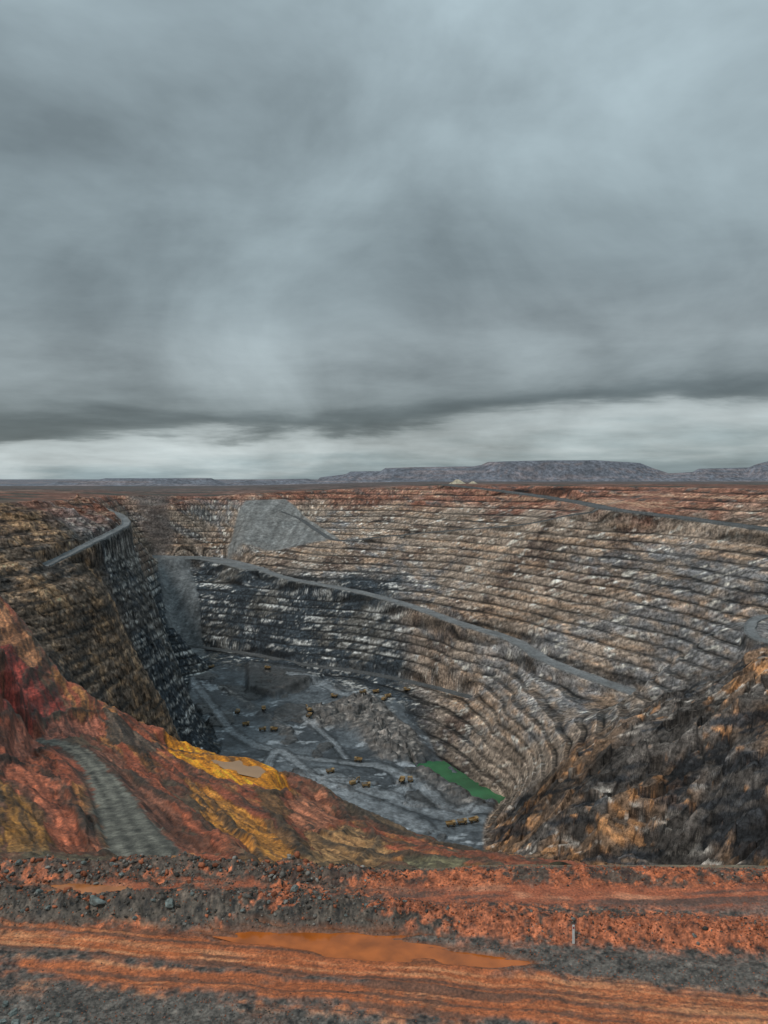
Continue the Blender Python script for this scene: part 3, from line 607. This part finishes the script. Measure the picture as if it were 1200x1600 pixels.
def f_wheel(b):
    bmesh.ops.create_cone(b,cap_ends=True,segments=20,radius1=1.55,radius2=1.55,depth=1.3)
    for v in b.verts: v.co=Vector((v.co.x,v.co.z,v.co.y))
    bmesh.ops.bevel(b,geom=[e for e in b.edges if abs(abs(e.verts[0].co.y)-.65)<.01 and abs(abs(e.verts[1].co.y)-.65)<.01],offset=.2,segments=2,affect='EDGES')
def f_hub(b):
    bmesh.ops.create_cone(b,cap_ends=True,segments=14,radius1=.75,radius2=.6,depth=1.5)
    for v in b.verts: v.co=Vector((v.co.x,v.co.z,v.co.y))
TM=dict(dump_body=mesh_of('dump_body',f_body,m_yel),chassis=mesh_of('chassis',f_chassis,m_yel),cab=mesh_of('cab',f_cab,m_cab),window=mesh_of('window',f_win,m_glass),load=mesh_of('ore_load',f_load,m_load),wheel=mesh_of('wheel',f_wheel,m_tyre),hub=mesh_of('hub',f_hub,m_hub))
def truck(p,rot,loaded):
    r=bpy.data.objects.new('haul_truck',None);scene.collection.objects.link(r);r.location=(p[0],p[1],p[2]+.5);r.rotation_euler=(0,0,rot);r.scale=(.85,)*3
    put('dump_body',TM['dump_body'],r);put('chassis',TM['chassis'],r);c=put('cab',TM['cab'],r);put('window',TM['window'],c)
    if loaded: put('ore_load',TM['load'],r)
    for wx,wy in ((3.8,2.9),(3.8,-2.9),(-3.9,2.6),(-3.9,-2.6)):
        w=put('wheel',TM['wheel'],r,(wx,wy,1.55));put('hub',TM['hub'],w)
    r['label']='large ochre mining haul truck '+('loaded with ore' if loaded else 'with empty tray')+' on the pit floor';r['category']='truck';r['group']='haul trucks working on the pit floor'
tl=[(330,1044,.3),(418,1046,2.9),(567,1084,.4),(587,1083,.1),(371,1115,1.5),(412,1110,1.8),(483,1121,1.2),(384,1134,.2),(410,1142,0.1),(428,1142,3.0),(572,1230,.1),(628,1223,1.3),(641,1222,1.6),(704,1291,.2),(722,1288,.1),(740,1285,.3),(522,1090,2.8),(606,1090,.2),(636,1080,2.9),(560,1190,3.0),(516,1208,.4)]
for i,(u,v,r) in enumerate(tl):
    p=hit(u,v)
    if p[1]>650: truck(p,r,i%2==0)
def e_tracks(b): box(b,-3.5,3.5,-3.2,-2.1,0,1.5,.5,0);box(b,-3.5,3.5,2.1,3.2,0,1.5,.5,0);box(b,-1.5,1.5,-2.1,2.1,.6,1.6)
def e_house(b): box(b,-4.5,2.2,-2.6,2.6,1.7,4.6,.1,.1);box(b,-4.7,-3.3,-2.4,2.4,1.6,4.0)
def e_boom(b): prism(b,[(1.5,2.6),(2.2,2.4),(6.2,6.6),(9.4,7.2),(9.4,7.9),(5.8,7.7)],-.5,.5)
def e_stick(b): prism(b,[(8.8,8.2),(9.7,8.0),(8.6,2.2),(7.9,2.2)],-.35,.35)
def e_bucket(b): prism(b,[(7.6,2.4),(8.9,2.4),(9.4,1.0),(8.4,.1),(6.8,.3),(7.2,1.2)],-1.5,1.5)
EM=[('crawler_track',mesh_of('crawler_track',e_tracks,m_dark)),('engine_house',mesh_of('engine_house',e_house,m_yel)),('boom',mesh_of('boom',e_boom,m_yel)),('stick',mesh_of('stick',e_stick,m_yel)),('bucket',mesh_of('bucket',e_bucket,m_dark)),('cab',mesh_of('cab',lambda b:box(b,.6,2.9,1.0,2.6,3.6,6.0,.1,.1),m_cab))]
for u,v,rt in ((483,1111,2.2),(600,1094,1.0),(552,1226,.6)):
    p=hit(u,v);r=bpy.data.objects.new('excavator',None);scene.collection.objects.link(r);r.location=p;r.rotation_euler=(0,0,rt)
    for nme,me in EM: put(nme,me,r)
    r['label']='large ochre tracked mining excavator digging on the pit floor';r['category']='excavator';r['group']='excavators on the pit floor'
m_st=mat('stockpile_sand',.3,.1,.3,.5,attr=False,color=(.46,.40,.30),lo=.8)
for x_,y_,s_ in ((199,2080,13),(243,2100,8)):
    b=bmesh.new();bmesh.ops.create_cone(b,cap_ends=False,segments=40,radius1=s_*1.9,radius2=s_*.3,depth=s_)
    bmesh.ops.subdivide_edges(b,edges=b.edges,cuts=3)
    for v in b.verts: v.co.xy*=1+random.uniform(-.05,.05)
    me=bpy.data.meshes.new('stockpile');b.to_mesh(me);b.free();me.materials.append(m_st)
    o=put('stockpile',me,None,(x_,y_,-15+s_/2));o['label']='pale conical sand stockpile on the pit rim';o['category']='stockpile';o['group']='stockpiles on the rim'
# ------------------------------------------------------------------ world
w=bpy.data.worlds.new('World');scene.world=w;w.use_nodes=True;nt=w.node_tree;N=nt.nodes;Lk=nt.links
bg=N['Background'];SE=math.radians(44)
sky=N.new('ShaderNodeTexSky');sky.sky_type='NISHITA';sky.sun_disc=False;sky.sun_elevation=SE
tcn=N.new('ShaderNodeTexCoord');sep=N.new('ShaderNodeSeparateXYZ');Lk.new(tcn.outputs['Generated'],sep.inputs[0])
def mth(op,a,b=None,clamp=False):
    m=N.new('ShaderNodeMath');m.operation=op;m.use_clamp=clamp
    for i,q in enumerate((a,b)):
        if q is None: continue
        if isinstance(q,(int,float)): m.inputs[i].default_value=q
        else: Lk.new(q,m.inputs[i])
    return m.outputs[0]
zc=mth('MAXIMUM',sep.outputs[2],0.0)
def plane(k):
    den=mth('ADD',zc,k);cb=N.new('ShaderNodeCombineXYZ')
    Lk.new(mth('DIVIDE',sep.outputs[0],den),cb.inputs[0]);Lk.new(mth('DIVIDE',sep.outputs[1],den),cb.inputs[1]);return cb.outputs[0]
pA=plane(.10);pB=plane(.5)
def wn(vec,scale,detail,rough,dist,off):
    mp=N.new('ShaderNodeMapping');mp.inputs['Location'].default_value=off;Lk.new(vec,mp.inputs[0])
    q=N.new('ShaderNodeTexNoise');q.inputs['Scale'].default_value=scale;q.inputs['Detail'].default_value=detail;q.inputs['Roughness'].default_value=rough;q.inputs['Distortion'].default_value=dist
    Lk.new(mp.outputs[0],q.inputs['Vector']);return q.outputs['Fac']
n1=wn(pA,.55,6,.55,.3,(3,1,0));n2=wn(pA,1.3,6,.6,.3,(9,4,2));n3=wn(pB,2.3,6,.52,.4,(2,7,1))
hy=mth('SQRT',mth('ADD',mth('MULTIPLY',sep.outputs[0],sep.outputs[0]),mth('MULTIPLY',sep.outputs[1],sep.outputs[1])))
el=mth('DIVIDE',sep.outputs[2],mth('MAXIMUM',hy,.05))
e2=mth('SUBTRACT',el,mth('MULTIPLY',sep.outputs[0],.055))
e3=mth('ADD',e2,mth('MULTIPLY',mth('SUBTRACT',n1,.5),.12))
cr=N.new('ShaderNodeValToRGB');cr.color_ramp.interpolation='B_SPLINE'
els=cr.color_ramp.elements
stops=[(0,(.14,.18,.195)),(.02,(.20,.245,.255)),(.042,(.30,.335,.34)),(.060,(.27,.305,.31)),(.070,(.09,.108,.113)),(.086,(.06,.075,.08)),(.107,(.14,.165,.172)),(.16,(.215,.25,.26)),(.25,(.15,.185,.197)),(.36,(.185,.23,.245)),(.58,(.245,.305,.33)),(1,(.26,.33,.36))]
els[0].position=0;els[0].color=(*stops[0][1],1);els[1].position=1;els[1].color=(*stops[-1][1],1)
for p_,c_ in stops[1:-1]:
    e=els.new(p_);e.color=(*c_,1)
Lk.new(e3,cr.inputs['Fac'])
mr=N.new('ShaderNodeMapRange');mr.inputs['From Min'].default_value=.32;mr.inputs['From Max'].default_value=.68;mr.inputs['To Min'].default_value=.58;mr.inputs['To Max'].default_value=1.5
Lk.new(mth('ADD',mth('MULTIPLY',n3,.74),mth('MULTIPLY',n2,.26)),mr.inputs['Value'])
sc=N.new('ShaderNodeVectorMath');sc.operation='SCALE';Lk.new(cr.outputs[0],sc.inputs[0]);Lk.new(mr.outputs[0],sc.inputs['Scale'])
s2=N.new('ShaderNodeVectorMath');s2.operation='SCALE';Lk.new(sc.outputs[0],s2.inputs[0]);s2.inputs['Scale'].default_value=10
mx=N.new('ShaderNodeMix');mx.data_type='RGBA';mx.inputs['Factor'].default_value=.95
Lk.new(sky.outputs[0],mx.inputs[6]);Lk.new(s2.outputs[0],mx.inputs[7]);Lk.new(mx.outputs[2],bg.inputs['Color']);bg.inputs['Strength'].default_value=.15
sd=bpy.data.lights.new('sun','SUN');sd.energy=1.5;sd.angle=math.radians(10);sd.color=(1,.94,.86)
so=bpy.data.objects.new('sun',sd);scene.collection.objects.link(so)
dv=Vector((-.70*math.cos(SE),-.45*math.cos(SE),math.sin(SE)));so.rotation_euler=dv.to_track_quat('Z','Y').to_euler()
sky.sun_rotation=math.atan2(dv.x,dv.y)
# ------------------------------------------------------------------ camera
cd=bpy.data.cameras.new('camera');cam=bpy.data.objects.new('camera',cd);scene.collection.objects.link(cam);scene.camera=cam
cam.location=(0,0,0);cam.rotation_euler=(math.radians(90),0,0)
cd.sensor_fit='VERTICAL';cd.sensor_height=32;cd.lens=32*1200/1600;cd.shift_y=-(800-748)/1600;cd.clip_start=.5;cd.clip_end=100000
scene.view_settings.view_transform='Standard';scene.view_settings.look='None';scene.view_settings.exposure=0
